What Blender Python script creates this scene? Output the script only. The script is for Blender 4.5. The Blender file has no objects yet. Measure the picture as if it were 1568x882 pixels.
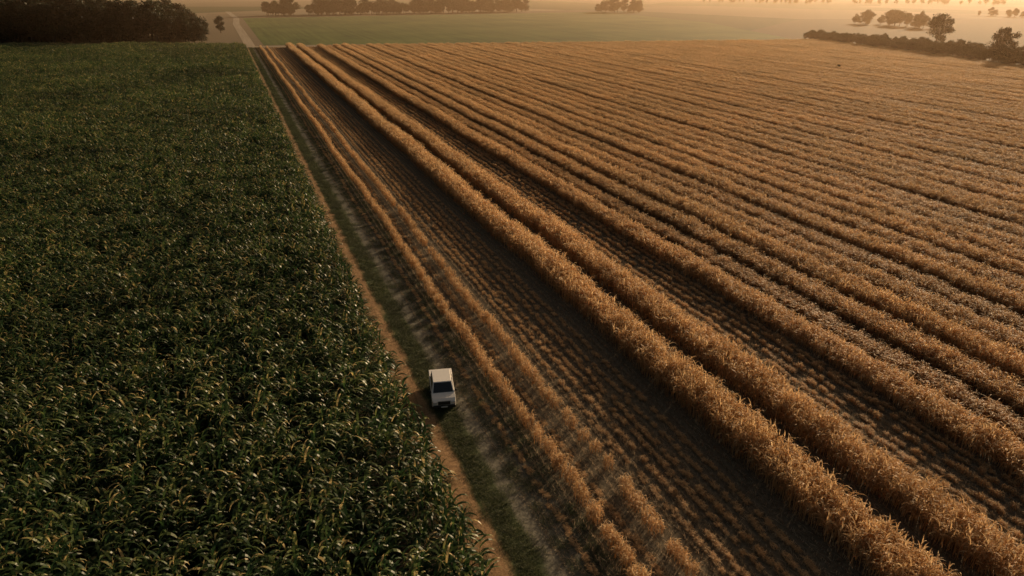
import bpy, bmesh, math, random
import numpy as np
from mathutils import Vector, Matrix
rng = np.random.default_rng(7)
random.seed(7)
sc = bpy.context.scene
sc.view_settings.view_transform = 'Standard'
sc.view_settings.look = 'None'
sc.view_settings.exposure = 0

# ------------------------------------------------------------ camera
H = 32.0; PITCH = 24.0; YAW = 21.6
cam_d = bpy.data.cameras.new("camera"); cam = bpy.data.objects.new("camera", cam_d)
sc.collection.objects.link(cam)
cam_d.lens = 24.0; cam_d.sensor_width = 36; cam_d.clip_end = 12000; cam_d.clip_start = 0.5
cam.location = (0, 0, H)
cam.rotation_euler = (math.radians(90-PITCH), 0, math.radians(-YAW))
sc.camera = cam
F = 1045.0
cp, sp = math.cos(math.radians(PITCH)), math.sin(math.radians(PITCH))
cy, sy = math.cos(math.radians(YAW)), math.sin(math.radians(YAW))
def inview(X, Y, Z=1.0, m=90):
    r = X*cy - Y*sy; f = X*sy + Y*cy; u = Z - H
    dep = f*cp - u*sp; up = f*sp + u*cp
    dep = np.maximum(dep, 0.1)
    px = 784 + F*r/dep; py = 441 - F*up/dep
    return (f > 0) & (px > -m) & (px < 1568+m) & (py < 882+m*1.5)

# ------------------------------------------------------------ light
SUN_AZ = 57.0; SUN_EL = 14.0
w = bpy.data.worlds.new("World"); sc.world = w; w.use_nodes = True
nt = w.node_tree; bg = nt.nodes["Background"]
sky = nt.nodes.new("ShaderNodeTexSky"); sky.sky_type = 'NISHITA'; sky.sun_disc = False
sky.sun_elevation = math.radians(SUN_EL); sky.sun_rotation = math.radians(SUN_AZ)
sky.air_density = 1.0; sky.dust_density = 6.0; sky.ozone_density = 0.4
wm = nt.nodes.new("ShaderNodeMix"); wm.data_type = 'RGBA'; wm.blend_type = 'MULTIPLY'; wm.inputs[0].default_value = 1
wm.inputs[7].default_value = (1, .83, .66, 1)
nt.links.new(sky.outputs[0], wm.inputs[6]); nt.links.new(wm.outputs[2], bg.inputs[0]); bg.inputs[1].default_value = 0.062
sd = bpy.data.lights.new("sun", 'SUN'); so = bpy.data.objects.new("sun", sd); sc.collection.objects.link(so)
sd.energy = 5.0; sd.angle = math.radians(0.6); sd.color = (1.0, 0.73, 0.45)
so.rotation_euler = (math.radians(90-SUN_EL), 0, math.radians(180-SUN_AZ)); so.location = (60, 60, 80)

# ------------------------------------------------------------ material helpers
def newmat(name):
    m = bpy.data.materials.new(name); m.use_nodes = True
    n = m.node_tree.nodes; n.clear()
    return m, n, m.node_tree.links
def plain(name, col, rough=0.6, metal=0.0, spec=0.5, nscale=6, namp=0.15, coat=0):
    m, n, l = newmat(name)
    o = n.new("ShaderNodeOutputMaterial"); p = n.new("ShaderNodeBsdfPrincipled")
    ns = n.new("ShaderNodeTexNoise"); ns.inputs["Scale"].default_value = nscale
    mx = n.new("ShaderNodeMix"); mx.data_type = 'RGBA'
    mx.inputs[6].default_value = (*[c*(1-namp) for c in col], 1); mx.inputs[7].default_value = (*[min(1, c*(1+namp)) for c in col], 1)
    l.new(ns.outputs[0], mx.inputs[0]); l.new(mx.outputs[2], p.inputs["Base Color"])
    p.inputs["Roughness"].default_value = rough; p.inputs["Metallic"].default_value = metal
    p.inputs["Specular IOR Level"].default_value = spec; p.inputs["Coat Weight"].default_value = coat
    l.new(p.outputs[0], o.inputs[0]); return m
def leafmat(name, stops, trans=0.35, rough=0.5, spec=0.3, wscale=0.03, wamp=0.35, hdark=None):
    """stops: colour ramp over the per-leaf 'tint' attribute."""
    m, n, l = newmat(name)
    o = n.new("ShaderNodeOutputMaterial"); p = n.new("ShaderNodeBsdfPrincipled")
    tr = n.new("ShaderNodeBsdfTranslucent"); ms = n.new("ShaderNodeMixShader")
    at = n.new("ShaderNodeAttribute"); at.attribute_name = "tint"
    cr = n.new("ShaderNodeValToRGB"); e = cr.color_ramp.elements
    while len(e) < len(stops): e.new(0.5)
    for el, (ps, c) in zip(e, stops): el.position = ps; el.color = (*c, 1)
    l.new(at.outputs["Fac"], cr.inputs[0])
    geo = n.new("ShaderNodeNewGeometry"); ns = n.new("ShaderNodeTexNoise")
    ns.inputs["Scale"].default_value = wscale; ns.inputs["Detail"].default_value = 5
    l.new(geo.outputs["Position"], ns.inputs["Vector"])
    mr = n.new("ShaderNodeMapRange"); mr.inputs[1].default_value = 0.3; mr.inputs[2].default_value = 0.7
    mr.inputs[3].default_value = 1-wamp; mr.inputs[4].default_value = 1+wamp
    l.new(ns.outputs[0], mr.inputs[0])
    oi = n.new("ShaderNodeObjectInfo"); mr2 = n.new("ShaderNodeMapRange")
    mr2.inputs[3].default_value = 0.94; mr2.inputs[4].default_value = 1.06; l.new(oi.outputs["Random"], mr2.inputs[0])
    mm = n.new("ShaderNodeMath"); mm.operation = 'MULTIPLY'; l.new(mr.outputs[0], mm.inputs[0]); l.new(mr2.outputs[0], mm.inputs[1])
    vm = n.new("ShaderNodeVectorMath"); vm.operation = 'SCALE'
    l.new(cr.outputs[0], vm.inputs[0]); l.new(mm.outputs[0], vm.inputs["Scale"])
    l.new(vm.outputs[0], p.inputs["Base Color"]); l.new(vm.outputs[0], tr.inputs[0])
    p.inputs["Roughness"].default_value = rough; p.inputs["Specular IOR Level"].default_value = spec
    ms.inputs[0].default_value = trans
    l.new(p.outputs[0], ms.inputs[1]); l.new(tr.outputs[0], ms.inputs[2]); l.new(ms.outputs[0], o.inputs[0])
    return m

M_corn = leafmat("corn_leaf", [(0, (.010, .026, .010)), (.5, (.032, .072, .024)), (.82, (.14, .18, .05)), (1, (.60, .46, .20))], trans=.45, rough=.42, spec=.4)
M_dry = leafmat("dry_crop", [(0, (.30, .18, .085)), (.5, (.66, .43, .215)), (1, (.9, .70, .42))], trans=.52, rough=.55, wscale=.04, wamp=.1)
M_straw = leafmat("straw_stubble", [(0, (.12, .095, .064)), (.6, (.29, .22, .145)), (1, (.54, .42, .28))], trans=.3, rough=.7, wscale=.08, wamp=.2)
M_grass = leafmat("verge_grass", [(0, (.03, .045, .016)), (.6, (.08, .10, .034)), (1, (.2, .19, .09))], trans=.3, rough=.6, wscale=.2, wamp=.35)
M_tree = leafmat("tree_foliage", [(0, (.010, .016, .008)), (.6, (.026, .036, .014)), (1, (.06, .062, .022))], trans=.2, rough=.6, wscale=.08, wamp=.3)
M_bark = plain("bark", (.06, .045, .03), .9)

# ------------------------------------------------------------ blades mesh builder
class Mesh:
    def __init__(s): s.v = []; s.f = []; s.t = []; s.m = []
    def ribbon(s, p, az, elev0, droop, L, wd, n=4, tint=.5, side=0.0, mat=0, tipadd=0.0):
        """arched blade"""
        b = len(s.v); d = np.array([math.cos(az), math.sin(az)]); x, y, z = p
        perp = np.array([-d[1], d[0]]); st = L/n
        for i in range(n+1):
            t = i/n
            ww = wd*(0.55+1.6*t*(1-t)*1.4)*(1-t**3) + 0.004
            tw = side*t
            ox, oy, oz = perp[0]*math.cos(tw)*ww/2, perp[1]*math.cos(tw)*ww/2, math.sin(tw)*ww/2
            s.v.append((x-ox, y-oy, z-oz)); s.v.append((x+ox, y+oy, z+oz))
            e = elev0 - droop*(t+.5/n)**1.3
            x += d[0]*math.cos(e)*st; y += d[1]*math.cos(e)*st; z += math.sin(e)*st
        for i in range(n):
            a = b+2*i; s.f.append((a, a+1, a+3, a+2)); s.t.append(tint+tipadd*(i/max(1, n-1))**2); s.m.append(mat)
    def stalk(s, p, h, r, lean=(0, 0), tint=.5, mat=0):
        b = len(s.v)
        for k in range(3):
            a = k*2.094; s.v.append((p[0]+r*math.cos(a), p[1]+r*math.sin(a), p[2]))
        for k in range(3):
            a = k*2.094; s.v.append((p[0]+lean[0]+r*.5*math.cos(a), p[1]+lean[1]+r*.5*math.sin(a), p[2]+h))
        for k in range(3):
            j = (k+1) % 3; s.f.append((b+k, b+j, b+3+j, b+3+k)); s.t.append(tint); s.m.append(mat)
    def build(s, name, mats):
        me = bpy.data.meshes.new(name); me.from_pydata(s.v, [], s.f); 
        for m in mats: me.materials.append(m)
        a = me.attributes.new("tint", 'FLOAT', 'FACE'); a.data.foreach_set("value", np.clip(np.array(s.t, dtype=np.float32), 0, 1))
        me.polygons.foreach_set("material_index", np.array(s.m, dtype=np.int32))
        me.update(); return me

U = random.uniform
def corn_plant(M, x, y):
    h = U(1.6, 2.75); lx, ly = U(-.15, .15), U(-.15, .15); ti = U(-.15, .12)
    M.stalk((x, y, 0), h, .022, (lx, ly), .5)
    az = U(0, 6.28); n = random.randint(8, 10)
    for i in range(n):
        f = .25 + .75*i/(n-1); a = az + (i % 2)*math.pi + U(-.6, .6)
        L = U(1.0, 1.65)*(1 - .3*max(0, f-.8)/.2*.6)
        r = random.random()
        tint = .05 + .56*f + ti + U(-.12, .12)  # upper leaves coloured lighter and yellower, standing in for backlit highlights
        if r > .95: tint = .98
        M.ribbon((x+lx*f, y+ly*f, h*f), a, U(.95, 1.4), U(1.7, 3.0), L, U(.11, .17), 6, tint, U(-.9, .9), tipadd=.38 if random.random() < .6 else 0)  # tipadd yellows many tips, a backlit rim put into the leaf colour
    if random.random() < .35:
        for k in range(4):
            M.ribbon((x+lx, y+ly, h), U(0, 6.28), U(.9, 1.5), .5, U(.2, .4), .02, 2, .97)
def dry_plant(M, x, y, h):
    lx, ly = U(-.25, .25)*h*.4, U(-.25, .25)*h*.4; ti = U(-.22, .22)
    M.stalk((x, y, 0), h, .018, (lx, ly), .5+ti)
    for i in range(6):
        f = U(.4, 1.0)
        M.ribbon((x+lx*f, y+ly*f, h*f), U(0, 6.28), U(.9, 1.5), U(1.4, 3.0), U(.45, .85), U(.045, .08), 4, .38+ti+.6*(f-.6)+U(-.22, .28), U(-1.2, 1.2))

def source(name, meshes):
    c = bpy.data.collections.new(name)
    for i, me in enumerate(meshes):
        o = bpy.data.objects.new(f"{name}_{i:02d}", me); c.objects.link(o)
    return c
def instancer(name, coll, P, rot, scl, idx):
    P = np.asarray(P, dtype=np.float32); N = len(P)
    me = bpy.data.meshes.new(name); me.vertices.add(N); me.vertices.foreach_set("co", P.ravel())
    a = me.attributes.new("rot", 'FLOAT_VECTOR', 'POINT'); a.data.foreach_set("vector", np.asarray(rot, dtype=np.float32).ravel())
    a = me.attributes.new("scl", 'FLOAT_VECTOR', 'POINT'); a.data.foreach_set("vector", np.asarray(scl, dtype=np.float32).ravel())
    a = me.attributes.new("idx", 'INT', 'POINT'); a.data.foreach_set("value", np.asarray(idx, dtype=np.int32))
    ob = bpy.data.objects.new(name, me); sc.collection.objects.link(ob)
    g = bpy.data.node_groups.new(name+"_scatter", 'GeometryNodeTree')
    g.interface.new_socket("Geometry", in_out='INPUT', socket_type='NodeSocketGeometry')
    g.interface.new_socket("Geometry", in_out='OUTPUT', socket_type='NodeSocketGeometry')
    n = g.nodes; l = g.links
    gi = n.new("NodeGroupInput"); go = n.new("NodeGroupOutput"); ip = n.new("GeometryNodeInstanceOnPoints")
    ci = n.new("GeometryNodeCollectionInfo"); ci.inputs["Collection"].default_value = coll
    ci.inputs["Separate Children"].default_value = True; ci.inputs["Reset Children"].default_value = True
    def na(nm, t):
        q = n.new("GeometryNodeInputNamedAttribute"); q.data_type = t; q.inputs["Name"].default_value = nm; return q.outputs[0]
    e = n.new("FunctionNodeEulerToRotation"); l.new(na("rot", 'FLOAT_VECTOR'), e.inputs[0])
    l.new(gi.outputs[0], ip.inputs["Points"]); l.new(ci.outputs[0], ip.inputs["Instance"])
    ip.inputs["Pick Instance"].default_value = True
    l.new(na("idx", 'INT'), ip.inputs["Instance Index"]); l.new(e.outputs[0], ip.inputs["Rotation"])
    l.new(na("scl", 'FLOAT_VECTOR'), ip.inputs["Scale"]); l.new(ip.outputs[0], go.inputs[0])
    md = ob.modifiers.new("scatter", 'NODES'); md.node_group = g
    print(name, N)
    return ob

# ------------------------------------------------------------ corn field
CORN_X = 9.4
cm = []
for k in range(10):
    M = Mesh()
    for i in range(24):
        corn_plant(M, U(-1.5, 1.5), U(-1.5, 1.5))
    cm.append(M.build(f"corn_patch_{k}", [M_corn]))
c_corn = source("corn_plants", cm)
gx = np.arange(CORN_X-1.7, -260, -3.0); gy = np.arange(8, 520, 3.0)
X, Y = np.meshgrid(gx, gy); X = X.ravel(); Y = Y.ravel()
ok = inview(X, Y, 2.0, 110) & (Y < 424 - 0.36*(X-9))
X, Y = X[ok], Y[ok]; N = len(X)
P = np.c_[X+rng.uniform(-.35, .35, N), Y+rng.uniform(-.3, .3, N), np.zeros(N)]
rot = np.zeros((N, 3)); rot[:, 2] = rng.integers(0, 4, N)*math.pi/2 + rng.uniform(-.2, .2, N)
s = rng.uniform(.9, 1.15, N) * (1+.08*np.sin(X*.11)*np.cos(Y*.07)); scl = np.c_[np.ones(N)*1.03, np.ones(N)*1.03, s]
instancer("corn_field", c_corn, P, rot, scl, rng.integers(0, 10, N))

# ------------------------------------------------------------ dry crop rows
dm = []
for k in range(8):
    M = Mesh()
    for i in range(26):
        dry_plant(M, U(-.62, .62), U(-.62, .62), U(1.2, 2.05))
    dm.append(M.build(f"dry_patch_{k}", [M_dry]))
c_dry = source("dry_crop_plants", dm)
def yend(X): return 422 - 0.24*(X-9)
def right_limit_ok(X, Y):
    return X < 306 + (Y-196)*0.208
rows = [(17.6, .7, .64), (20.8, .45, .55),
        (32.1, 3.0, 1.2), (37.9, 2.8, 1.08)]
rows += [(48.6, 2.8, .85), (53.0, 2.0, .55), (56.9, 2.8, .78), (61.4, 3.2, .95), (66.0, 2.9, .73), (70.3, 2.6, .63), (74.6, 3.3, .87), (79.3, 3.2, .75), (83.9, 3.3, .84), (88.6, 3.3, .78), (93.1, 3.1, .74)]
x = 97.6
while x < 345:
    wdt = U(3.0, 4.2); rows.append((x, wdt, U(.64, .82))); x += wdt + U(.9, 1.3)
PX, PY, PS = [], [], []
for (rx, wd, hs) in rows:
    yy = np.arange(5, 425, .95); nx = max(1, int(round(wd/1.0)))
    ph = U(0, 6)
    for k in range(nx):
        off = (k-(nx-1)/2)*(wd/nx)
        q = yy + rng.uniform(-.3, .3, len(yy))
        wob = .16*np.sin(q*.09+ph) + .1*np.sin(q*.31+ph*2)
        PX.append(rx+off+wob+rng.uniform(-.12, .12, len(yy))); PY.append(q)
        edge = .92 if (nx > 1 and k in (0, nx-1)) else 1.0
        PS.append(hs*edge*rng.uniform(.88, 1.1, len(yy))*(1+.05*np.sin(q*.17+ph)))
X = np.concatenate(PX); Y = np.concatenate(PY); S = np.concatenate(PS)
ok = inview(X, Y, 1.0, 90) & (Y < yend(X)) & right_limit_ok(X, Y)
X, Y, S = X[ok], Y[ok], S[ok]; N = len(X)
thin = (X < 22)
sxy = np.where(thin, .62, 1.0)*rng.uniform(.9, 1.15, N)
keep = ~(thin & (X > 19.5) & (rng.random(N) < .2))
rot = np.zeros((N, 3)); rot[:, 2] = rng.uniform(0, 6.28, N)
P = np.c_[X, Y, np.zeros(N)]
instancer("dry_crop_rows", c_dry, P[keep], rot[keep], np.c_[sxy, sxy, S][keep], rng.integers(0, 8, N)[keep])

# ------------------------------------------------------------ low windrows of cut straw
PX, PY, PS = [], [], []
for (rx, hs) in [(22.9, .10), (23.9, .15), (24.9, .12), (25.9, .15), (27.0, .10), (28.1, .11), (41.0, .16), (42.0, .2), (43.2, .18), (44.3, .22), (45.5, .2), (46.4, .16), (15.6, .05), (19.2, .08)]:
    yy = np.arange(5, 425, .6); ph = U(0, 6)
    PX.append(rx+.1*np.sin(yy*.12+ph)+rng.normal(0, .09, len(yy))); PY.append(yy+rng.uniform(-.25, .25, len(yy)))
    PS.append(hs*rng.uniform(.6, 1.4, len(yy)))
X = np.concatenate(PX); Y = np.concatenate(PY); S = np.concatenate(PS)
ok = inview(X, Y, 0, 60) & (Y < yend(X)) & (rng.random(len(X)) < .92); X, Y, S = X[ok], Y[ok], S[ok]; N = len(X)
rot = np.zeros((N, 3)); rot[:, 2] = rng.uniform(-.15, .15, N)
sx = rng.uniform(.24, .36, N)
instancer("straw_windrows", c_dry, np.c_[X, Y, np.zeros(N)], rot, np.c_[sx, sx*1.5, S], rng.integers(0, 8, N))

# ------------------------------------------------------------ stubble and straw
sm = []
for k in range(6):
    M = Mesh()
    for r in range(3):
        x0 = -1+.33+r*.667
        for j in range(46):
            M.ribbon((x0+random.gauss(0, .05), U(-1, 1), 0), U(0, 6.28), U(.9, 1.6), U(0, 1.0), U(.15, .36), .035, 2, U(.35, 1), U(-1, 1))
    for j in range(40):
        M.ribbon((U(-1, 1), U(-1, 1), U(.01, .06)), 1.57*random.choice((-1, 1))+random.gauss(0, .5), U(-.05, .3), U(0, .5), U(.3, .8), .035, 2, U(0, .9), U(-.6, .6))
    sm.append(M.build(f"stubble_patch_{k}", [M_straw]))
c_st = source("stubble_plants", sm)
gx = np.arange(15.0, 120, 2.0); gy = np.arange(6, 424, 2.0)
X, Y = np.meshgrid(gx, gy); X = X.ravel(); Y = Y.ravel()
ok = inview(X, Y, 0, 90) & (Y < yend(X)) & right_limit_ok(X, Y)
X, Y = X[ok], Y[ok]; N = len(X)
rot = np.zeros((N, 3)); rot[:, 2] = rng.integers(0, 2, N)*math.pi
zs = np.where(X < 17, .35, 1.0)*rng.uniform(.8, 1.2, N)
instancer("stubble_and_straw", c_st, np.c_[X, Y+rng.uniform(-.1, .1, N), np.zeros(N)], rot, np.c_[np.ones(N), np.ones(N), zs], rng.integers(0, 6, N))

# ------------------------------------------------------------ verge grass
gm = []
for k in range(4):
    M = Mesh()
    for j in range(260):
        x_, y_ = random.gauss(0, .35), U(-.6, .6)
        M.ribbon((x_, y_, 0), U(0, 6.28), U(.8, 1.5), U(.3, 1.6), U(.08, .26), .014, 2, U(0, 1), U(-1, 1))
    gm.append(M.build(f"grass_patch_{k}", [M_grass]))
c_g = source("grass_tufts", gm)
PX = []; PY = []; 
for (gxx, dens) in ((9.9, .35), (11.6, .7), (12.0, 1), (12.4, 1), (12.8, .9), (13.7, .25), (14.8, .7), (15.4, .6), (16.2, .7), (16.8, .7)):
    yy = np.arange(15, 424, .8); m_ = rng.random(len(yy)) < dens
    PX.append(gxx+rng.normal(0, .2, m_.sum())); PY.append(yy[m_]+rng.uniform(-.3, .3, m_.sum()))
X = np.concatenate(PX); Y = np.concatenate(PY); ok = inview(X, Y, 0, 90); X, Y = X[ok], Y[ok]; N = len(X)
rot = np.zeros((N, 3)); rot[:, 2] = rng.integers(0, 2, N)*math.pi + rng.uniform(-.3, .3, N)
s = rng.uniform(.6, 1.1, N)
instancer("verge_grass", c_g, np.c_[X, Y, np.zeros(N)], rot, np.c_[np.ones(N)*.8, np.ones(N), s], rng.integers(0, 4, N))

# ------------------------------------------------------------ ground
def ground_material():
    m, n, l = newmat("ground_soil")
    o = n.new("ShaderNodeOutputMaterial"); p = n.new("ShaderNodeBsdfPrincipled")
    p.inputs["Roughness"].default_value = .95; p.inputs["Specular IOR Level"].default_value = .1
    geo = n.new("ShaderNodeNewGeometry"); sep = n.new("ShaderNodeSeparateXYZ"); l.new(geo.outputs["Position"], sep.inputs[0])
    mp = n.new("ShaderNodeMapping"); mp.inputs["Scale"].default_value = (1, .2, 1); l.new(geo.outputs["Position"], mp.inputs[0])
    n1 = n.new("ShaderNodeTexNoise"); n1.inputs["Scale"].default_value = 1.3; n1.inputs["Detail"].default_value = 8; n1.inputs["Roughness"].default_value = .65; l.new(mp.outputs[0], n1.inputs["Vector"])
    a = n.new("ShaderNodeMath"); a.operation = 'MULTIPLY_ADD'; a.inputs[1].default_value = 2.0; l.new(n1.outputs[0], a.inputs[0])
    b = n.new("ShaderNodeMath"); b.operation = 'SUBTRACT'; b.inputs[1].default_value = 1.0; l.new(sep.outputs[0], b.inputs[0]); l.new(b.outputs[0], a.inputs[2])
    mr = n.new("ShaderNodeMapRange"); mr.inputs[1].default_value = 8; mr.inputs[2].default_value = 32; l.new(a.outputs[0], mr.inputs[0])
    cr = n.new("ShaderNodeValToRGB"); e = cr.color_ramp.elements
    st = [(8, (.03, .026, .018)), (8.9, (.2, .13, .07)), (11.0, (.36, .225, .12)), (11.5, (.07, .085, .038)), (12.9, (.07, .085, .042)),
          (13.3, (.17, .16, .125)), (14.0, (.19, .175, .14)), (14.6, (.12, .118, .09)), (15.4, (.15, .14, .11)), (17.0, (.115, .105, .072)), (18, (.15, .125, .088)), (32, (.145, .118, .082))]
    while len(e) < len(st): e.new(.5)
    for el, (x_, c) in zip(e, st): el.position = (x_-8)/24; el.color = (*c, 1)
    l.new(mr.outputs[0], cr.inputs[0])
    n2 = n.new("ShaderNodeTexNoise"); n2.inputs["Scale"].default_value = 3.5; n2.inputs["Detail"].default_value = 8; n2.inputs["Roughness"].default_value = .7
    l.new(geo.outputs["Position"], n2.inputs["Vector"])
    mr2 = n.new("ShaderNodeMapRange"); mr2.inputs[1].default_value = .3; mr2.inputs[2].default_value = .7; mr2.inputs[3].default_value = .55; mr2.inputs[4].default_value = 1.45
    l.new(n2.outputs[0], mr2.inputs[0])
    vo = n.new("ShaderNodeTexVoronoi"); vo.inputs["Scale"].default_value = .0032; l.new(geo.outputs["Position"], vo.inputs["Vector"])
    s2 = n.new("ShaderNodeSeparateColor"); l.new(vo.outputs["Color"], s2.inputs[0])
    c2 = n.new("ShaderNodeValToRGB"); c2.color_ramp.interpolation = 'CONSTANT'; e = c2.color_ramp.elements
    st = [(0, (.06, .075, .035)), (.25, (.18, .14, .09)), (.5, (.08, .09, .045)), (.7, (.22, .17, .11)), (.88, (.11, .09, .055))]
    while len(e) < len(st): e.new(.5)
    for el, (x_, c) in zip(e, st): el.position = x_; el.color = (*c, 1)
    l.new(s2.outputs[0], c2.inputs[0])
    fy = n.new("ShaderNodeMath"); fy.operation = 'MULTIPLY_ADD'; fy.inputs[1].default_value = .24; l.new(sep.outputs[0], fy.inputs[0]); l.new(sep.outputs[1], fy.inputs[2])
    g1 = n.new("ShaderNodeMath"); g1.operation = 'GREATER_THAN'; g1.inputs[1].default_value = 424; l.new(fy.outputs[0], g1.inputs[0])
    fx = n.new("ShaderNodeMath"); fx.operation = 'MULTIPLY_ADD'; fx.inputs[1].default_value = -.208; l.new(sep.outputs[1], fx.inputs[0]); l.new(sep.outputs[0], fx.inputs[2])
    g2 = n.new("ShaderNodeMath"); g2.operation = 'GREATER_THAN'; g2.inputs[1].default_value = 266; l.new(fx.outputs[0], g2.inputs[0])
    mxx = n.new("ShaderNodeMath"); mxx.operation = 'MAXIMUM'; l.new(g1.outputs[0], mxx.inputs[0]); l.new(g2.outputs[0], mxx.inputs[1])
    mix = n.new("ShaderNodeMix"); mix.data_type = 'RGBA'; l.new(mxx.outputs[0], mix.inputs[0]); l.new(cr.outputs[0], mix.inputs[6]); l.new(c2.outputs[0], mix.inputs[7])
    vm = n.new("ShaderNodeVectorMath"); vm.operation = 'SCALE'; l.new(mix.outputs[2], vm.inputs[0]); l.new(mr2.outputs[0], vm.inputs["Scale"])
    l.new(vm.outputs[0], p.inputs["Base Color"])
    bp = n.new("ShaderNodeBump"); bp.inputs["Strength"].default_value = .6; bp.inputs["Distance"].default_value = .1
    l.new(n2.outputs[0], bp.inputs["Height"]); l.new(bp.outputs[0], p.inputs["Normal"])
    l.new(p.outputs[0], o.inputs[0]); return m
def sheet(name, pts, z, mat):
    me = bpy.data.meshes.new(name); me.from_pydata([(a, b, z) for a, b in pts], [], [tuple(range(len(pts)))])
    me.materials.append(mat); ob = bpy.data.objects.new(name, me); sc.collection.objects.link(ob); return ob
sheet("ground", [(-6000, -1500), (6000, -1500), (6000, 9000), (-6000, 9000)], 0, ground_material())

def field_mat(name, c1, c2, ang, sc_=.5):
    m, n, l = newmat(name)
    o = n.new("ShaderNodeOutputMaterial"); p = n.new("ShaderNodeBsdfPrincipled"); p.inputs["Roughness"].default_value = .9; p.inputs["Specular IOR Level"].default_value = .1
    geo = n.new("ShaderNodeNewGeometry"); mp = n.new("ShaderNodeMapping"); mp.inputs["Rotation"].default_value = (0, 0, ang); mp.inputs["Scale"].default_value = (1, .03, 1)
    l.new(geo.outputs["Position"], mp.inputs[0])
    ns = n.new("ShaderNodeTexNoise"); ns.inputs["Scale"].default_value = sc_; ns.inputs["Detail"].default_value = 3; l.new(mp.outputs[0], ns.inputs["Vector"])
    n2 = n.new("ShaderNodeTexNoise"); n2.inputs["Scale"].default_value = .02; n2.inputs["Detail"].default_value = 5; l.new(geo.outputs["Position"], n2.inputs["Vector"])
    ad = n.new("ShaderNodeMath"); ad.operation = 'ADD'; l.new(ns.outputs[0], ad.inputs[0]); l.new(n2.outputs[0], ad.inputs[1])
    mr = n.new("ShaderNodeMapRange"); mr.inputs[1].default_value = .7; mr.inputs[2].default_value = 1.3; l.new(ad.outputs[0], mr.inputs[0])
    mx = n.new("ShaderNodeMix"); mx.data_type = 'RGBA'; mx.inputs[6].default_value = (*c1, 1); mx.inputs[7].default_value = (*c2, 1); l.new(mr.outputs[0], mx.inputs[0])
    l.new(mx.outputs[2], p.inputs["Base Color"]); l.new(p.outputs[0], o.inputs[0]); return m
sheet("green_field", [(20, 436), (335, 362), (410, 549), (448, 825), (20, 800)], .03, field_mat("green_crop", (.04, .07, .018), (.12, .155, .042), .12, .35))
M_road = field_mat("dirt_road_gravel", (.27, .22, .16), (.38, .31, .23), 0, .8)
def strip(name, pts, wd, z, mat):
    V = []; n = len(pts)
    for i, (x_, y_) in enumerate(pts):
        a = pts[max(0, i-1)]; b = pts[min(n-1, i+1)]; d = Vector((b[0]-a[0], b[1]-a[1])).normalized(); nn = Vector((-d.y, d.x))*wd/2
        V += [(x_+nn.x, y_+nn.y, z), (x_-nn.x, y_-nn.y, z)]
    Fc = [(2*i, 2*i+1, 2*i+3, 2*i+2) for i in range(n-1)]
    me = bpy.data.meshes.new(name); me.from_pydata(V, [], Fc); me.materials.append(mat)
    ob = bpy.data.objects.new(name, me); sc.collection.objects.link(ob); return ob
strip("dirt_road", [(12.5, 422), (12.5, 470), (12, 560), (11, 680), (14, 800), (8, 1000)], 5.5, .05, M_road)
strip("dirt_road", [(8, 429), (120, 404), (230, 377), (338, 352), (420, 334)], 6.5, .06, M_road)

# ------------------------------------------------------------ trees
def tree_mesh(name, h, seed, nleaf=3600, leaf=.42, cw=.42, base0=.12):
    r = random.Random(seed); M = Mesh()
    def limb(a, b, r0, r1, seg=6):
        d = (b-a); q = d.to_track_quat('Z', 'Y'); base = len(M.v)
        for (c, rr) in ((a, r0), (a.lerp(b, .5)+Vector((r.uniform(-.15, .15), r.uniform(-.15, .15), 0)), (r0+r1)/2), (b, r1)):
            for k in range(seg):
                v = c + q @ Vector((rr*math.cos(k*6.283/seg), rr*math.sin(k*6.283/seg), 0)); M.v.append(tuple(v))
        for j in range(2):
            for k in range(seg):
                k2 = (k+1) % seg; M.f.append((base+j*seg+k, base+j*seg+k2, base+(j+1)*seg+k2, base+(j+1)*seg+k)); M.t.append(.3); M.m.append(1)
    th = h*.22; top = Vector((r.uniform(-.4, .4), r.uniform(-.4, .4), h*.72))
    fork = Vector((0, 0, th)); limb(Vector((0, 0, -.1)), fork, h*.026, h*.018, 8); limb(fork, top, h*.018, h*.005)
    blobs = []
    for i in range(17):
        a = i*2.4 + r.uniform(-.5, .5); zz = h*r.uniform(base0+.08, .86); 
        env = math.sin(math.pi*min(1, max(0, (zz/h-base0+.12)/(1.1-base0))))**.6
        rad = h*cw*env*r.uniform(.45, .95)
        c = Vector((rad*math.cos(a), rad*math.sin(a), zz)); limb(fork.lerp(top, r.uniform(0, .7)), c, h*.008, h*.002, 4)
        blobs.append((c, h*r.uniform(.09, .17)))
    blobs.append((top+Vector((0, 0, h*.14)), h*.12)); blobs.append((top, h*.16)); blobs.append((fork+Vector((0, 0, h*.2)), h*.16))
    for i in range(nleaf):
        c, br = r.choice(blobs)
        d = Vector((r.gauss(0, 1), r.gauss(0, 1), r.gauss(0, 1))).normalized()*br*(r.random()**.4)*r.choice((1, 1, 1.25)); d.z *= .8
        p = c+d; s = leaf*r.uniform(.5, 1.2)
        u = Vector((r.gauss(0, 1), r.gauss(0, 1), r.gauss(0, 1))).normalized(); v = u.orthogonal().normalized()
        b = len(M.v); w_ = u.cross(v)
        for (i1, i2) in ((-1, -.6), (1, -.5), (.7, .8), (-.6, .7)):
            M.v.append(tuple(p+v*i1*s*.5+w_*i2*s*.5))
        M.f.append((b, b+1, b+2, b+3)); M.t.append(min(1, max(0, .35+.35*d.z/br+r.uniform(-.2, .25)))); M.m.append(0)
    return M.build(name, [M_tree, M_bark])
tm = [tree_mesh(f"tree_crown_{k}", 16, 30+k, 4200, .58, (.30, .34, .26, .32, .38)[k], (.1, .16, .08, .12, .15)[k]) for k in range(5)]
c_tree = source("broadleaf_trees", tm)
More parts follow.
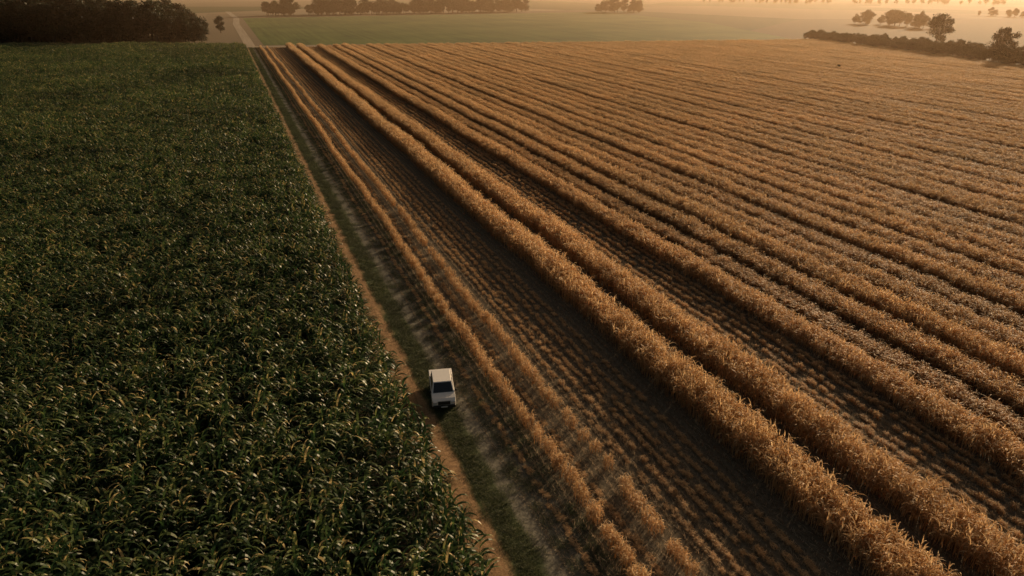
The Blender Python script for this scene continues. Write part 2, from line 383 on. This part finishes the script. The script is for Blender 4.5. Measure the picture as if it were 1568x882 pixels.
def gp(px, py):
    v = (441-py)/F; up = -sp+v*cp; fw = cp+v*sp; t = H/-up; r = (px-784)/F*t; f = fw*t
    return (r*cy+f*sy, -r*sy+f*cy)
def single_tree(x_, y_, h, k):
    o = bpy.data.objects.new("broadleaf_tree", tm[k]); sc.collection.objects.link(o)
    o.location = (x_, y_, 0); o.scale = (h/16,)*3; o.rotation_euler[2] = U(0, 6); return o
single_tree(363, 284, 18, 1); single_tree(327, 222, 15, 4); single_tree(337, 205, 15, 0); single_tree(30, 560, 12, 3).location.x = -2
single_tree(*gp(1352, 68), 6.5, 2)
def woods(name, pts):
    P = [(a, b, 0) for a, b, c in pts]; N = len(P)
    rot = np.zeros((N, 3)); rot[:, 2] = rng.uniform(0, 6.28, N)
    s = np.array([c for a, b, c in pts])/16.0*rng.uniform(.85, 1.15, N); sx = s*rng.uniform(.9, 1.25, N)
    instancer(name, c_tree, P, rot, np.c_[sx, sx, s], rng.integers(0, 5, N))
pts = []
for i in range(280):
    x_ = U(-210, -22); y_ = 455 - .36*(x_-9) + U(4, 90)
    pts.append((x_, y_, 19+7*max(0, (-x_-40)/150)+U(-6, 5)))
for i in range(30): pts.append((U(-30, -12), 470+U(0, 60), U(9, 14)))
woods("woodland", pts)
def line(name, a, b, n, h, spread=12):
    woods(name, [(a[0]+(b[0]-a[0])*t+U(-spread, spread), a[1]+(b[1]-a[1])*t+U(-spread, spread), U(.6, 1.2)*h) for t in [random.random() for _ in range(n)]])
line("distant_tree_line", gp(420, 24), gp(790, 18), 170, 16, 14)
line("distant_tree_line", gp(920, 19), gp(978, 19), 20, 15, 10)
line("distant_tree_line", gp(1318, 36), gp(1420, 44), 24, 12, 10)
line("distant_tree_line", gp(1080, 4), gp(1568, 8), 60, 10, 40)
line("distant_tree_line", gp(1500, 24), gp(1600, 28), 18, 8, 8)
line("distant_tree_line", gp(1100, -6), gp(1568, -4), 90, 14, 80)
line("distant_tree_line", gp(330, -4), gp(1100, -6), 150, 14, 80)
hp = []
for i in range(280):
    t = random.random()**.8; hp.append((343+(311-343)*t+U(-3, 9), 362+(185-362)*t, U(3, 6)+3*t*random.random()))
woods("hedgerow", hp)
woods("field_weed_bush", [(*gp(1283, 107), 2.4), (*gp(1205, 94), 1.4)])

# ------------------------------------------------------------ pickup truck
M_white = plain("white_paint", (.82, .80, .77), .28, coat=.6, namp=.03)
M_glass = plain("dark_glass", (.02, .024, .028), .06, spec=.8)
M_blk = plain("black_plastic", (.02, .02, .02), .6)
M_tyre = plain("tyre_rubber", (.018, .018, .018), .85)
M_rim = plain("alloy_rim", (.45, .45, .46), .35, .9)
M_lamp = plain("headlight_glass", (.7, .72, .75), .1, spec=.8)
M_red = plain("tail_light", (.35, .02, .02), .3)
truck = bpy.data.objects.new("pickup_truck", None); sc.collection.objects.link(truck)
def part(name, V, Fc, mat, bevel=0, smooth=False):
    me = bpy.data.meshes.new(name); me.from_pydata(V, [], Fc); me.materials.append(mat)
    bm = bmesh.new(); bm.from_mesh(me); bmesh.ops.recalc_face_normals(bm, faces=bm.faces)
    if bevel: bmesh.ops.bevel(bm, geom=bm.edges[:], offset=bevel, segments=3, affect='EDGES', profile=.6)
    bm.to_mesh(me); bm.free()
    if smooth: me.shade_smooth()
    o = bpy.data.objects.new(name, me); sc.collection.objects.link(o); o.parent = truck; return o
def box(name, x0, x1, y0, y1, z0, z1, mat, bevel=.02):
    V = [(x, y, z) for z in (z0, z1) for y in (y0, y1) for x in (x0, x1)]
    return part(name, V, [(0, 1, 3, 2), (4, 5, 7, 6), (0, 1, 5, 4), (2, 3, 7, 6), (0, 2, 6, 4), (1, 3, 7, 5)], mat, bevel)
def prism(name, prof, wfun, mat, bevel=.03):
    n = len(prof); V = [(-wfun(y, z), y, z) for y, z in prof] + [(wfun(y, z), y, z) for y, z in prof]
    Fc = [tuple(range(n)), tuple(range(n, 2*n))] + [(i, (i+1) % n, n+(i+1) % n, n+i) for i in range(n)]
    return part(name, V, Fc, mat, bevel)
def arc(yc, r, z=.42, n=9): return [(yc - r*math.cos(math.pi*k/(n-1)), z+r*math.sin(math.pi*k/(n-1))) for k in range(n)]
FW, RW, NO, TL = -1.52, 1.5, -2.32, 2.38
prof = [(NO+.05, .42), (NO, .7), (NO+.07, .98), (NO+.3, 1.08), (-1.4, 1.21), (1.3, 1.19), (1.3, .8), (TL, .8), (TL, .42)]
lower = arc(FW, .46)[::-1]; 
bot = [(y, z) for y, z in arc(RW, .46)[::-1]] + [(.9, .36), (-.95, .36)] + lower
prism("body", prof+bot, lambda y, z: .99 - (.06 if y < NO+.15 else 0) - (.03 if z > 1 else 0), M_white, .015)
for sx_ in (-1, 1):
    box("bed_side", min(sx_*.99, sx_*.87), max(sx_*.99, sx_*.87), 1.315, TL-.01, .805, 1.2, M_white, .02)
box("tailgate", -.865, .865, TL-.1, TL, .805, 1.18, M_white, .02)
box("bed_cover", -.97, .97, 1.33, TL-.01, 1.203, 1.26, M_white, .02)
cabV = [(-.92, -1.42, 1.205), (.92, -1.42, 1.205), (.92, 1.32, 1.195), (-.92, 1.32, 1.195), (-.76, -.66, 1.84), (.76, -.66, 1.84), (.78, 1.2, 1.87), (-.78, 1.2, 1.87)]
part("cab", cabV, [(0, 1, 2, 3), (4, 5, 6, 7), (0, 1, 5, 4), (1, 2, 6, 5), (2, 3, 7, 6), (3, 0, 4, 7)], M_white, .045)
def pane(name, q, inset, off, split=None):
    A, B, C, D = [Vector(cabV[i]) for i in q]; ctr = (A+B+C+D)/4; nrm = (B-A).cross(D-A).normalized()
    if nrm.dot(ctr-Vector((0, 0, 1.45))) < 0: nrm = -nrm
    def bil(u, v): return (A*(1-u)+B*u)*(1-v)+(D*(1-u)+C*u)*v + nrm*off
    for (u0, u1) in (split or [(inset, 1-inset)]):
        part(name, [tuple(bil(u, v)) for u, v in ((u0, .05), (u1, .05), (u1, .93), (u0, .93))], [(0, 1, 2, 3)], M_glass)
pane("windshield", (0, 1, 5, 4), .05, .006); pane("rear_window", (2, 3, 7, 6), .12, .006)
pane("side_window", (1, 2, 6, 5), 0, .006, [(.12, .5), (.54, .9)]); pane("side_window", (3, 0, 4, 7), 0, .006, [(.1, .46), (.5, .88)])
box("grille", -.5, .5, NO-.03, NO+.1, .66, .93, M_blk, .02); box("front_bumper", -.92, .92, NO-.12, NO+.1, .42, .62, M_blk, .04)
box("rear_bumper", -.86, .86, TL, TL+.1, .45, .6, M_rim, .03); box("licence_plate", -.26, .26, NO-.135, NO-.115, .46, .57, M_lamp, .004)
for s_ in (-1, 1):
    box("headlight", *sorted((s_*.56, s_*.88)), NO-.03, NO+.15, .76, .95, M_lamp, .03)
    box("tail_light", *sorted((s_*.85, s_*1.0)), TL-.06, TL+.015, .85, 1.12, M_red, .015)
    box("mirror", *sorted((s_*.97, s_*1.15)), -1.22, -1.1, 1.18, 1.36, M_blk, .03)
    box("door_handle", *sorted((s_*.985, s_*1.005)), .0, .18, 1.0, 1.04, M_blk, .005)
    for yw in (FW, RW):
        for (nm, r_, wd_, mt, xo) in (("wheel", .38, .25, M_tyre, .85), ("rim", .23, .26, M_rim, .855)):
            bm = bmesh.new(); bmesh.ops.create_cone(bm, cap_ends=True, segments=28, radius1=r_, radius2=r_, depth=wd_, matrix=Matrix.Translation((s_*xo, yw, .38)) @ Matrix.Rotation(math.pi/2, 4, 'Y'))
            bmesh.ops.bevel(bm, geom=[e for e in bm.edges if len(e.link_faces) == 2 and e.calc_face_angle(0) > 1], offset=.03, segments=2, affect='EDGES')
            me = bpy.data.meshes.new(nm); bm.to_mesh(me); bm.free(); me.materials.append(mt); o = bpy.data.objects.new(nm, me); sc.collection.objects.link(o); o.parent = truck
truck.location = (12.65, 48.0, .01); truck.rotation_euler[2] = math.radians(-12)

# ------------------------------------------------------------ haze: a mist bank lying over the far fields, toward the sun
def haze(name, dens, size, loc, rz=0):
    m, n, l = newmat(name); o = n.new("ShaderNodeOutputMaterial"); v = n.new("ShaderNodeVolumeScatter")
    v.inputs["Color"].default_value = (1, .68, .42, 1); v.inputs["Density"].default_value = dens; v.inputs["Anisotropy"].default_value = .5
    l.new(v.outputs[0], o.inputs["Volume"])
    me = bpy.data.meshes.new(name); bm = bmesh.new(); bmesh.ops.create_cube(bm, size=1); bm.to_mesh(me); bm.free(); me.materials.append(m)
    hz = bpy.data.objects.new(name, me); sc.collection.objects.link(hz); hz.scale = size; hz.location = loc; hz.rotation_euler[2] = rz
a = math.radians(-50); d = Vector((math.sin(-a), math.cos(a)))
D0 = 200; L = 6000
haze("haze", .00034, (9000, L, 30), (d.x*(D0+L/2), d.y*(D0+L/2), 15.5), a)
